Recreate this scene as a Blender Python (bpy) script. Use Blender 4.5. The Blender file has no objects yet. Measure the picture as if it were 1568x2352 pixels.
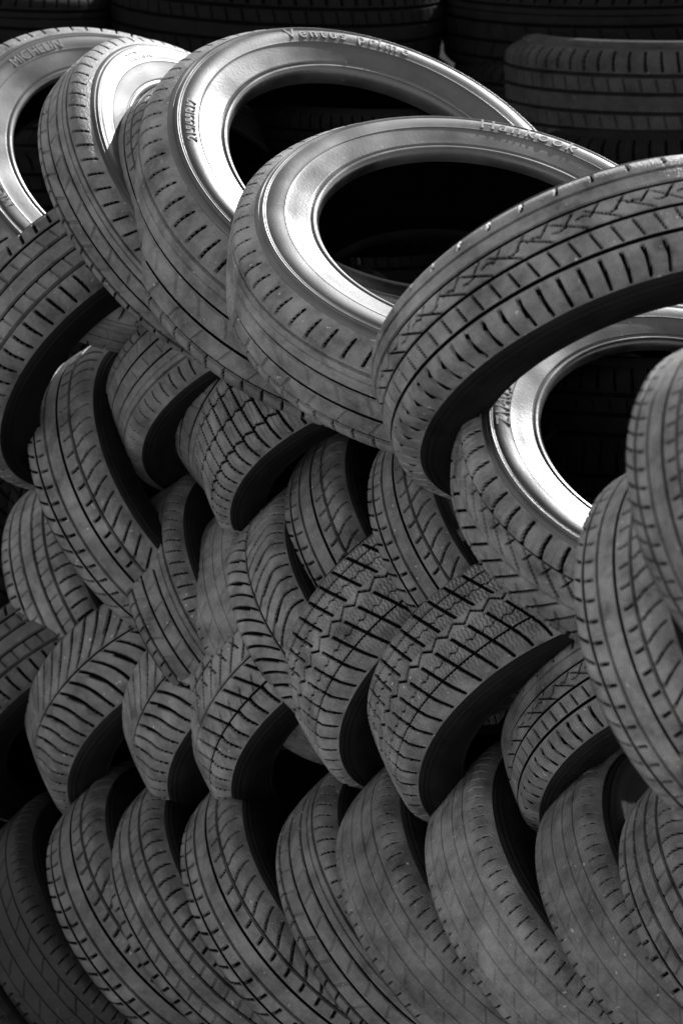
import bpy, math, random
import numpy as np
from mathutils import Vector, Matrix
random.seed(4); np.random.seed(4)
scene=bpy.context.scene
col=scene.collection

# ---------------- camera ----------------
PITCH=math.radians(30)
CAM=Vector((0,0,3.5))
RX=Vector((1,0,0)); UP=Vector((0,math.sin(PITCH),math.cos(PITCH))); FW=Vector((0,math.cos(PITCH),-math.sin(PITCH)))
F=4400.0
cd=bpy.data.cameras.new("camera"); cam=bpy.data.objects.new("camera",cd); col.objects.link(cam)
cam.location=CAM; cam.rotation_euler=(math.radians(90)-PITCH,0,0)
cd.sensor_fit='HORIZONTAL'; cd.sensor_width=36; cd.lens=F/1568*36
cd.clip_start=0.1; cd.clip_end=500
cd.dof.use_dof=True; cd.dof.focus_distance=2.95; cd.dof.aperture_fstop=9.0
scene.camera=cam
scene.view_settings.view_transform='Standard'
scene.view_settings.look='None'; scene.view_settings.exposure=0

# ---------------- light ----------------
L=Vector((.45,.82,.40)).normalized()
el=math.asin(L.z); az=math.atan2(L.x,L.y)
w=bpy.data.worlds.new("World"); scene.world=w; w.use_nodes=True
nt=w.node_tree; nt.nodes.clear()
sky=nt.nodes.new('ShaderNodeTexSky'); sky.sky_type='NISHITA'; sky.sun_disc=False
sky.sun_elevation=el; sky.sun_rotation=az
bw=nt.nodes.new('ShaderNodeRGBToBW'); bg=nt.nodes.new('ShaderNodeBackground'); out=nt.nodes.new('ShaderNodeOutputWorld')
bg.inputs['Strength'].default_value=0.2
nt.links.new(sky.outputs[0],bw.inputs[0]); nt.links.new(bw.outputs[0],bg.inputs[0]); nt.links.new(bg.outputs[0],out.inputs[0])
sd=bpy.data.lights.new("sun",'SUN'); sd.energy=5; sd.angle=math.radians(0.6); sd.color=(1,1,1)
sun=bpy.data.objects.new("sun",sd); col.objects.link(sun); sun.rotation_euler=(-L).to_track_quat('-Z','Y').to_euler()
sun.location=(0,0,6)

# ---------------- materials ----------------
def rubber(name,lo,hi,r0,r1,bump=.3,specks=True,spec=.5,scale=6.0,ior=1.5,rings=False,c0=.32,c1=.70):
    m=bpy.data.materials.new(name); m.use_nodes=True; t=m.node_tree; N=t.nodes; K=t.links
    b=N['Principled BSDF']; b.inputs['IOR'].default_value=ior
    tc=N.new('ShaderNodeTexCoord'); oi=N.new('ShaderNodeObjectInfo')
    add=N.new('ShaderNodeVectorMath'); add.operation='ADD'
    mul=N.new('ShaderNodeMath'); mul.operation='MULTIPLY'; mul.inputs[1].default_value=37
    K.new(oi.outputs['Random'],mul.inputs[0]); K.new(tc.outputs['Object'],add.inputs[0]); K.new(mul.outputs[0],add.inputs[1])
    n1=N.new('ShaderNodeTexNoise'); n1.inputs['Scale'].default_value=scale; n1.inputs['Detail'].default_value=8 if not rings else 5; n1.inputs['Roughness'].default_value=.7 if not rings else .55
    K.new(add.outputs[0],n1.inputs['Vector'])
    n2=N.new('ShaderNodeTexNoise'); n2.inputs['Scale'].default_value=90; n2.inputs['Detail'].default_value=4
    K.new(add.outputs[0],n2.inputs['Vector'])
    cr=N.new('ShaderNodeValToRGB'); cr.color_ramp.elements[0].position=c0; cr.color_ramp.elements[1].position=c1
    cr.color_ramp.elements[0].color=(lo,lo,lo,1); cr.color_ramp.elements[1].color=(hi,hi,hi,1)
    K.new(n1.outputs[0],cr.inputs[0])
    mr=N.new('ShaderNodeMapRange'); mr.inputs['To Min'].default_value=.8; mr.inputs['To Max'].default_value=1.2
    K.new(oi.outputs['Random'],mr.inputs[0])
    v=N.new('ShaderNodeVectorMath'); v.operation='SCALE'; K.new(cr.outputs[0],v.inputs[0]); K.new(mr.outputs[0],v.inputs['Scale'])
    last=v.outputs[0]
    if specks:
        vo=N.new('ShaderNodeTexNoise'); vo.inputs['Scale'].default_value=38; vo.inputs['Detail'].default_value=2
        K.new(add.outputs[0],vo.inputs['Vector'])
        c2=N.new('ShaderNodeValToRGB'); c2.color_ramp.elements[0].position=.70; c2.color_ramp.elements[1].position=.76
        K.new(vo.outputs[0],c2.inputs[0])
        mx=N.new('ShaderNodeMix'); mx.data_type='RGBA'; mx.inputs[7].default_value=(hi*1.6,hi*1.6,hi*1.6,1)
        K.new(c2.outputs[0],mx.inputs[0]); K.new(last,mx.inputs[6]); last=mx.outputs[2]
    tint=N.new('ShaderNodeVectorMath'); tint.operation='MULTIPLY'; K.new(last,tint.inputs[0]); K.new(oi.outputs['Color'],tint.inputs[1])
    K.new(tint.outputs[0],b.inputs['Base Color'])
    m2=N.new('ShaderNodeMapRange'); m2.inputs['From Min'].default_value=.36; m2.inputs['From Max'].default_value=.64
    m2.inputs['To Min'].default_value=r0; m2.inputs['To Max'].default_value=r1; K.new(n1.outputs[0],m2.inputs[0]); rough=m2.outputs[0]
    b.inputs['Specular IOR Level'].default_value=spec
    bp=N.new('ShaderNodeBump'); bp.inputs['Strength'].default_value=bump; bp.inputs['Distance'].default_value=.004
    K.new(n2.outputs[0],bp.inputs['Height'])
    nrm=bp.outputs[0]
    if rings:
        n3=N.new('ShaderNodeTexNoise'); n3.inputs['Scale'].default_value=2.5; n3.inputs['Detail'].default_value=1; K.new(add.outputs[0],n3.inputs['Vector'])
        b3=N.new('ShaderNodeBump'); b3.inputs['Strength'].default_value=.3; b3.inputs['Distance'].default_value=.03
        K.new(n3.outputs[0],b3.inputs['Height']); K.new(nrm,b3.inputs['Normal']); nrm=b3.outputs[0]
        # outer band of the sidewall is scuffed matt, the bead side stays polished
        sx=N.new('ShaderNodeSeparateXYZ'); K.new(tc.outputs['Object'],sx.inputs[0])
        cx=N.new('ShaderNodeCombineXYZ'); K.new(sx.outputs[0],cx.inputs[0]); K.new(sx.outputs[1],cx.inputs[1])
        ln=N.new('ShaderNodeVectorMath'); ln.operation='LENGTH'; K.new(cx.outputs[0],ln.inputs[0])
        mr2=N.new('ShaderNodeMapRange'); mr2.inputs['From Min'].default_value=.74; mr2.inputs['From Max'].default_value=.86; mr2.inputs['To Min'].default_value=0; mr2.inputs['To Max'].default_value=.08
        K.new(ln.outputs['Value'],mr2.inputs[0])
        ad=N.new('ShaderNodeMath'); ad.operation='ADD'; K.new(rough,ad.inputs[0]); K.new(mr2.outputs[0],ad.inputs[1]); rough=ad.outputs[0]
    K.new(rough,b.inputs['Roughness'])
    K.new(nrm,b.inputs['Normal'])
    return m
M_TREAD=rubber("worn_tread_rubber",.16,.62,.33,.62,.5)
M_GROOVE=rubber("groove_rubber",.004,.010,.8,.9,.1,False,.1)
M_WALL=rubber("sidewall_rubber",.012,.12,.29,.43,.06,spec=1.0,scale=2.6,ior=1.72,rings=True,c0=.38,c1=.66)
M_WALLD=rubber("shade_black_sidewall_rubber",.008,.024,.6,.8,.2,False,.2)  # black rubber, taken near-black to paint in the shadow of the hollows
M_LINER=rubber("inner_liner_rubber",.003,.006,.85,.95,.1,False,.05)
M_DARK=rubber("shade_dark_rubber",.010,.026,.7,.9,.3,True,.12)  # shadow on rear and core tyres, painted in as darker rubber
M_LETTER=rubber("raised_lettering_rubber",.22,.36,.45,.65,.0,False,.6)

# ---------------- tyre meshes (unit radius, axis = local Z) ----------------
H=.26
def grid_mesh(name,X,Y,Z,smooth,mi=None):
    na,nb=X.shape
    co=np.stack([X,Y,Z],-1).reshape(-1,3).astype(np.float32)
    i=np.arange(na)[:,None]; j=np.arange(nb-1)[None,:]
    i2=(i+1)%na
    q=np.stack([i*nb+j,i2*nb+j,i2*nb+j+1,i*nb+j+1],-1).reshape(-1,4).astype(np.int32)
    me=bpy.data.meshes.new(name)
    me.vertices.add(len(co)); me.vertices.foreach_set("co",co.ravel())
    me.loops.add(q.size); me.loops.foreach_set("vertex_index",q.ravel())
    me.polygons.add(len(q)); me.polygons.foreach_set("loop_start",np.arange(0,q.size,4,dtype=np.int32))
    me.polygons.foreach_set("use_smooth",np.full(len(q),smooth))
    if mi is not None: me.polygons.foreach_set("material_index",mi.astype(np.int32).ravel())
    me.update(calc_edges=True)
    return me
def revolve(name,prof,n=256,smooth=True):
    p=np.array(prof); th=np.linspace(0,2*np.pi,n,endpoint=False)[:,None]
    return grid_mesh(name,p[None,:,1]*np.cos(th),p[None,:,1]*np.sin(th),np.repeat(p[None,:,0],n,0),smooth)
def catmull(P,k=5):
    P=np.array(P,float); Q=np.vstack([2*P[0]-P[1],P,2*P[-1]-P[-2]]); o=[]
    for i in range(1,len(Q)-2):
        for s in np.linspace(0,1,k,endpoint=False):
            a,b,c,d=Q[i-1],Q[i],Q[i+1],Q[i+2]
            o.append(.5*((2*b)+(-a+c)*s+(2*a-5*b+4*c-d)*s*s+(-a+3*b-3*c+d)*s**3))
    o.append(P[-1]); return np.array(o)
def tri(x): return np.abs((x%1)-.5)*4-1
NT,NC=1500,140
def sl(ph,wd,n=60):
    # soft-edged slot: phase period 1, width wd, edge softness about one mesh cell
    wd=wd+(.02 if n<100 else 0)
    d=np.abs(((ph-wd/2+.5)%1.0)-.5); s=max(n/NT*1.2,.02)
    return np.clip((wd/2-d)/s+.5,0,1)
def band(x,wd,s=.016): return np.clip((wd*1.15-np.abs(x))/s+.5,0,1)
def rng(x,a,b,s=.03): return np.clip((x-a)/s+.5,0,1)*np.clip((b-x)/s+.5,0,1)
def pattern(k,th,t):
    u=th/(2*np.pi); a=np.abs(t); g=np.zeros_like(t+u)
    def mx(x,d=1.0):
        nonlocal g; g=np.maximum(g,x*d)
    def circ(t0,wd=.024,d=1.0): mx(band(t-t0,wd)*np.ones_like(u),d)
    if k==0:
        for c in(-.52,-.18,.18,.52): circ(c,.026)
        mx(sl(70*u+.5*a,.14)*rng(a,.60,.95)); mx(sl(70*u+.8*t+.3,.10)*rng(a,.22,.46),.5)
    elif k==1:
        for c in(-.55,-.2,.2,.55): circ(c,.024)
        mx(sl(60*u+2.4*(a-.3)**2,.13)*rng(a,.30,.95)*(np.abs(a-.55)>.05))
    elif k==2:
        circ(0,.018); circ(.62,.016); circ(-.62,.016)
        mx(sl(60*u+2.1*a,.14)*rng(a,.05,.60)); mx(sl(60*u+.6*a,.16)*rng(a,.64,.97)); mx(sl(60*u+.5-1.2*a,.08)*rng(a,.30,.58),.8); mx(sl(180*u+.6*a,.26,180)*rng(a,.66,.92),.2)
    elif k==3:
        z=.03*tri(60*u)
        for c in(-.55,0,.55): mx(band(t-c-z,.024))
        mx(sl(60*u+.5*t,.15)*rng(a,-1,.97)); mx(sl(180*u+.5*t,.3,180)*rng(a,-1,.97),.25)
    elif k==4:
        for c in(-.5,-.15,.2,.5): circ(c,.008,.6)
        mx(sl(92*u+.5*a,.10,92)*rng(a,.66,.92),.75); mx(sl(46*u+1.6*t,.04)*rng(a,.2,.48),.45)
    elif k==5:
        for c in(.5,.08,-.34,): circ(c,.022)
        mx(sl(76*u+.2*t,.16)*rng(t,.58,.97)); mx(sl(76*u+.9*t,.09)*rng(t,.14,.44))
        mx(sl(64*u-2.6*t,.09)*rng(t,-.30,-.12)); mx(sl(48*u+3.2*t+.2,.07)*rng(t,-.25,.04)); mx(band(t+.13-.05*tri(32*u),.011)*sl(64*u+.35,.6))
        mx(sl(44*u-.3*t,.06)*rng(t,-.93,-.70)); circ(-.60,.016,.8)
    elif k==6:
        mx(sl(66*u+3.4*a-1.5*a*a,.17)*rng(a,.04,.97)); circ(0,.016); mx(sl(33*u+1.2*a,.07)*rng(a,.25,.7),.7)
    elif k==7:
        for c in(-.62,.62): circ(c,.020)
        mx(band(t-.07*tri(56*u),.020)); mx(sl(56*u+1.3*t,.14)*rng(a,.12,.97)); mx(band(a-.37-.03*tri(112*u),.015)*np.ones_like(u),.8)
        mx(sl(280*u+.2*tri(t*8),.40,280)*rng(a,.1,.92),.35)
    elif k==8: # straight ribs with shoulder sipes on both edges
        for c in(-.6,-.22,.18,.56): circ(c,.024)
        circ(.40,.010,.5)
        mx(sl(70*u-.7*a,.10)*rng(a,.64,.94)); mx(sl(44*u+.7*t,.07)*rng(a,-1,.15),.5); mx(sl(44*u-.9*t+.4,.07)*rng(t,-.57,-.25),.5)
    return g
DEP=[.028,.026,.024,.022,.016,.026,.024,.022,.024]
treads=[]
th=np.linspace(0,2*np.pi,NT,endpoint=False)[:,None]; t=np.linspace(-1,1,NC)[None,:]
for k in range(9):
    g=pattern(k,th,t)
    a=np.abs(t); base=1-.022*t**2-.070*np.clip((a-.70)/.3,0,1)**2.2
    wob=.0015*np.sin(3*th+k)+.001*np.sin(7*th+2*t)
    r=base+wob-DEP[k]*g+ np.random.uniform(-.0005,.0005,g.shape)
    g2=np.roll(g,-1,0)
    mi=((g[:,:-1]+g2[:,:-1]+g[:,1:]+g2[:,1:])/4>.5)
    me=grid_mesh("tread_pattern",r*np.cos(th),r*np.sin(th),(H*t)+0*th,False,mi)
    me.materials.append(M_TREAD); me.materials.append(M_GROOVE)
    treads.append(me)
WALL=[(H-.002,.908),(.269,.903),(.278,.896),(.281,.892),(.278,.888),(.289,.879),(.291,.875),(.289,.871),(.291,.867),(.289,.863),(.294,.850),(.296,.835),(.2945,.815),(.290,.790),(.291,.787),(.2875,.783),(.282,.762),(.276,.735),(.268,.702),(.264,.688),(.257,.683),(.262,.674),(.260,.663),(.250,.653),(.236,.647),(.215,.645),(.19,.65)]
wp=catmull(WALL,4)
wall=revolve("sidewall_ring",wp)
wp2=wp.copy(); wp2[:,0]*=-1
wallb=revolve("sidewall_ring_rear",wp2)
LN=[(.19,.65),(.225,.69),(.25,.76),(.26,.83),(.25,.87),(.18,.905),(0,.93),(-.18,.905),(-.25,.87),(-.26,.83),(-.25,.76),(-.225,.69),(-.19,.65)]
liner=revolve("liner_shell",catmull(LN,3),128)
def variants(me,mats):
    o=[]
    for m in mats:
        c=me.copy(); c.materials.clear(); c.materials.append(m); o.append(c)
    return o
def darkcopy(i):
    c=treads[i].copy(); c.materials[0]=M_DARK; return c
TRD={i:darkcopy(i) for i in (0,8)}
WL=dict(zip(("shiny","darkened","dark"),variants(wall,(M_WALL,M_WALLD,M_DARK))))  # middle key: sidewalls with shadow painted into the colour
WB=dict(zip(("shiny","darkened","dark"),variants(wallb,(M_WALLD,M_WALLD,M_DARK))))
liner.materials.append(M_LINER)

def lettering(parent,text,theta,size,rc,thick=.0015,spread=1.0):
    cu=bpy.data.curves.new("txt",'FONT'); cu.body=text; cu.size=size; cu.extrude=.5; cu.align_x='CENTER'; cu.resolution_u=6
    cu.space_character=spread
    ob=bpy.data.objects.new("txt",cu); col.objects.link(ob)
    bpy.context.view_layer.update()
    me=bpy.data.meshes.new_from_object(ob.evaluated_get(bpy.context.evaluated_depsgraph_get()))
    bpy.data.objects.remove(ob); me.name="lettering"
    order=np.argsort(wp[:,1]); rr=wp[order,1]; zz=wp[order,0]
    hi=max(float(np.interp(q,rr,zz)) for q in np.linspace(rc-size*.4,rc+size*.4,9))
    for v in me.vertices:
        x,y,z=v.co; r=rc+y-size*.35; an=theta-x/rc
        h=hi+(thick if z>0 else -.02)
        v.co=(r*math.cos(an),r*math.sin(an),h)
    me.materials.append(M_LETTER)
    o=bpy.data.objects.new("lettering",me); col.objects.link(o); o.parent=parent
    return o

def tyre(face,R,phi,c,D,wf=.58,tread=0,wallk="darkened",spin=None,label="worn black tyre leaning in a laced stack of tyres",group="tyres stacked in leaning rows",letters=(),dark=False,shade=1.0):
    ray=(FW+RX*((face[0]-784)/F)+UP*((1176-face[1])/F))
    bk=-ray.normalized(); u=(UP-bk*UP.dot(bk)).normalized(); r=u.cross(bk)
    s=math.sqrt(1-c*c); p=math.radians(phi)
    n=(r*(s*math.cos(p))+u*(s*math.sin(p))+bk*c).normalized()
    Rm=R*D/F
    loc=CAM+ray*D-n*(wf*.5*Rm)
    y=(UP-n*UP.dot(n)).normalized(); x=y.cross(n)
    M=Matrix((x,y,n)).transposed().to_4x4()
    if spin is None: spin=random.uniform(0,6.28)
    M=Matrix.Translation(loc)@M@Matrix.Rotation(spin,4,'Z')@Matrix.Diagonal((Rm,Rm,Rm*wf/.52,1))
    e=bpy.data.objects.new("tyre",None); e.empty_display_size=.2; col.objects.link(e); e.matrix_world=M
    e["label"]=label; e["category"]="tyre"; e["group"]=group
    def ch(nm,me,par=e):
        o=bpy.data.objects.new(nm,me); col.objects.link(o); o.parent=par; o.color=(shade,shade,shade,1); return o  # multiplies rubber colour; paints the darkening towards the pile's bottom and left
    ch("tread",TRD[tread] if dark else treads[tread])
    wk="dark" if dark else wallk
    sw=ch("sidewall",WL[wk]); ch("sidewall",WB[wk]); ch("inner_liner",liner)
    for a in letters: lettering(sw,*a)
    return e
def plane(cx,cy): return 3.6+1.37*(784-cx)/1568+1.1*(cy-1176)/2352
def TF(fx,fy,R,phi,c,dd=0,**k):
    wf=k.get('wf',.58); s=math.sqrt(1-c*c); p=math.radians(phi)
    cx=fx-.5*wf*R*s*math.cos(p); cy=fy+.5*wf*R*s*math.sin(p)
    return tyre((fx,fy),R,phi,c,plane(cx,cy)+dd,**k)
def TL(lx,ly,R,phi,c,dd=0,**k):
    R=R*1.04
    wf=k.get('wf',.58); s=math.sqrt(1-c*c); p=math.radians(phi)
    hw=R*math.sqrt((c*math.cos(p))**2+math.sin(p)**2)
    yo=(1-c*c)*math.sin(p)*math.cos(p)*R*R/hw
    bx=lx+hw-.02*R; by=ly+yo
    W=wf*R*s
    return TF(bx+W*math.cos(p),by-W*math.sin(p),R,phi,c,dd,**k)
top="tyre lying tilted on the pile, sunlit sidewall"
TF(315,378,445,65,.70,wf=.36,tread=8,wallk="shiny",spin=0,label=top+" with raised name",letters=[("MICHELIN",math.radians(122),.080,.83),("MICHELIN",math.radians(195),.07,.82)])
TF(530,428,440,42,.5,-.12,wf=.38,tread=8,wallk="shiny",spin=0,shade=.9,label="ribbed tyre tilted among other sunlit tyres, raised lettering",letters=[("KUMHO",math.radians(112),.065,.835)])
TF(585,470,350,38,.5,-.14,wf=.34,tread=1,wallk="darkened",shade=.7,label="tyre wedged between two larger tilted tyres")
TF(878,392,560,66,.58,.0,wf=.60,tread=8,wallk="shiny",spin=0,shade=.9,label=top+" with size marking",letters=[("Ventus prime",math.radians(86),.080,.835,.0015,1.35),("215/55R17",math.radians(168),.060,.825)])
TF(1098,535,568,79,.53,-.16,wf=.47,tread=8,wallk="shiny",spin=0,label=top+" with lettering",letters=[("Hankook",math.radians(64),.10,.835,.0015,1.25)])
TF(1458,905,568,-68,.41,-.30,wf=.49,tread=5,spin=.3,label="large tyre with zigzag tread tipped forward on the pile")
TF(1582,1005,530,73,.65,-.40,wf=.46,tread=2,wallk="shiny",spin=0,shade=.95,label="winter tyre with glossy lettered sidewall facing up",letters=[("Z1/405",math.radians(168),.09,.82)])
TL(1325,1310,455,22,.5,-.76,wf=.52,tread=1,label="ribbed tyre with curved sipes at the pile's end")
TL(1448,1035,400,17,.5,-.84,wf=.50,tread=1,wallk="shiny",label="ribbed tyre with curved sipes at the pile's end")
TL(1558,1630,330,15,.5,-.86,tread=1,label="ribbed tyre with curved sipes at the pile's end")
ln="tyre tipped forward, dark hollow below"
up="tyre leaning back, dark hollow facing up"
# D
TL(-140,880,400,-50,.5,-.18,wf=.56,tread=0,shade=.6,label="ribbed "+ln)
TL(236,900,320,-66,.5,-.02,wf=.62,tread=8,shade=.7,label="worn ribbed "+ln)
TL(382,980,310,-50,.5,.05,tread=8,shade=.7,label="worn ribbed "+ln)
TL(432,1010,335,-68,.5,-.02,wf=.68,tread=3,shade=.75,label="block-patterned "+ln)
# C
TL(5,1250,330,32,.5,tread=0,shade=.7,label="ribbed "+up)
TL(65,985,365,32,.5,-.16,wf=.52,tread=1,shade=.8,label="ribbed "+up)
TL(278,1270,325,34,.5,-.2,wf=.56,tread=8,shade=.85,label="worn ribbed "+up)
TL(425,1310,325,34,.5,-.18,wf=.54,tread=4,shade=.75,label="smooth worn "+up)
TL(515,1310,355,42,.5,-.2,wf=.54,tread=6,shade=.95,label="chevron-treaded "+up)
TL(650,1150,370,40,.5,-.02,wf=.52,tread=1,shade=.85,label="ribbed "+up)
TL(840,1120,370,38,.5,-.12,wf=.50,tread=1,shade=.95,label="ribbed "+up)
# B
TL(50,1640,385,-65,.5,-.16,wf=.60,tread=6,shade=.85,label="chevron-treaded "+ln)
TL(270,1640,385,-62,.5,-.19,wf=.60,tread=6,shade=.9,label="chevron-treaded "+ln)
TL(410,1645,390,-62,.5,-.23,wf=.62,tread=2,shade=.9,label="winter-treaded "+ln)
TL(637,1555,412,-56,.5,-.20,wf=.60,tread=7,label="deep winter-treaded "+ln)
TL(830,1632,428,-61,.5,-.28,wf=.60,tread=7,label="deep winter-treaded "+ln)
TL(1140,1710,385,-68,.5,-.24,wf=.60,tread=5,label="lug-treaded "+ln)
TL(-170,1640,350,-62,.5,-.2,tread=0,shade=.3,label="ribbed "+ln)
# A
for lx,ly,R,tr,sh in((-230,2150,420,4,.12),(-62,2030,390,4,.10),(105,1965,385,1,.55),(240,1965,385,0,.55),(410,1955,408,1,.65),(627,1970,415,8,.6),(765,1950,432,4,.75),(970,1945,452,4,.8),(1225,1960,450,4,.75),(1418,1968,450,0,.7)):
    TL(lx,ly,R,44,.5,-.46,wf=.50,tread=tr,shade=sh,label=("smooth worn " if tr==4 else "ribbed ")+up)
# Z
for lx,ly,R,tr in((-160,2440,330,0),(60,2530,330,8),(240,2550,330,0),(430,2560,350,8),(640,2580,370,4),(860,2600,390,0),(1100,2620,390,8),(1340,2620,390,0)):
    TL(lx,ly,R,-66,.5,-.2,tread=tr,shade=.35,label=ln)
# inner rank: backing against light leaks, rubber painted dark for shade
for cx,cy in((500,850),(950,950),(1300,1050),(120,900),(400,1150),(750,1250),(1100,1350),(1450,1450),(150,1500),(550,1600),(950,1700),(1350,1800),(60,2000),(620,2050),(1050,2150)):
    TF(cx,cy,350,random.choice((-35,30)),.5,.42,tread=0,dark=True,label="black tyre with painted-in shade deep inside the pile",group="tyres in the shaded core of the pile")
for cx,cy,R,D in((1480,800,420,2.86),(1490,990,420,2.86),(800,235,270,3.62),(800,390,270,3.55)):  # extra tyres put in behind the openings so they read black
    tyre((cx,cy),R,88,.1,D,tread=0,dark=True,shade=.5,label="added black tyre filling an opening with darkness, flat inside the pile",group="tyres in the shaded core of the pile")
# background stack: columns behind the pile; unseen lower rows added to block the sun
rows=[]
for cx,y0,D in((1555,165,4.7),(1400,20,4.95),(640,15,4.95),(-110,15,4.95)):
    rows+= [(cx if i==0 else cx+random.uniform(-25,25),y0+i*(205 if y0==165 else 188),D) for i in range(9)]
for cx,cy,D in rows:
    tyre((cx,cy-85),400 if D<4.8 else 385,88,.08,D,wf=.56 if D<4.8 else .52,tread=random.choice((0,8)),dark=True,shade=5 if cy==165 else .9,label="tyre painted dark for shade in a stack behind the pile",group="tyres in the shaded rear stack")

# ---------------- ground ----------------
me=bpy.data.meshes.new("ground"); s=150
me.from_pydata([(-s,-s,0),(s,-s,0),(s,s,0),(-s,s,0)],[],[(0,1,2,3)])
m=bpy.data.materials.new("dark_asphalt"); m.use_nodes=True
b=m.node_tree.nodes['Principled BSDF']; n=m.node_tree.nodes.new('ShaderNodeTexNoise'); n.inputs['Scale'].default_value=40
cr=m.node_tree.nodes.new('ShaderNodeValToRGB'); cr.color_ramp.elements[0].color=(.01,.01,.01,1); cr.color_ramp.elements[1].color=(.025,.025,.025,1)
m.node_tree.links.new(n.outputs[0],cr.inputs[0]); m.node_tree.links.new(cr.outputs[0],b.inputs['Base Color']); b.inputs['Roughness'].default_value=.95; b.inputs['Specular IOR Level'].default_value=.1
me.materials.append(m); g=bpy.data.objects.new("ground",me); col.objects.link(g); g["kind"]="structure"; g["label"]="dark asphalt yard under the tyre pile"
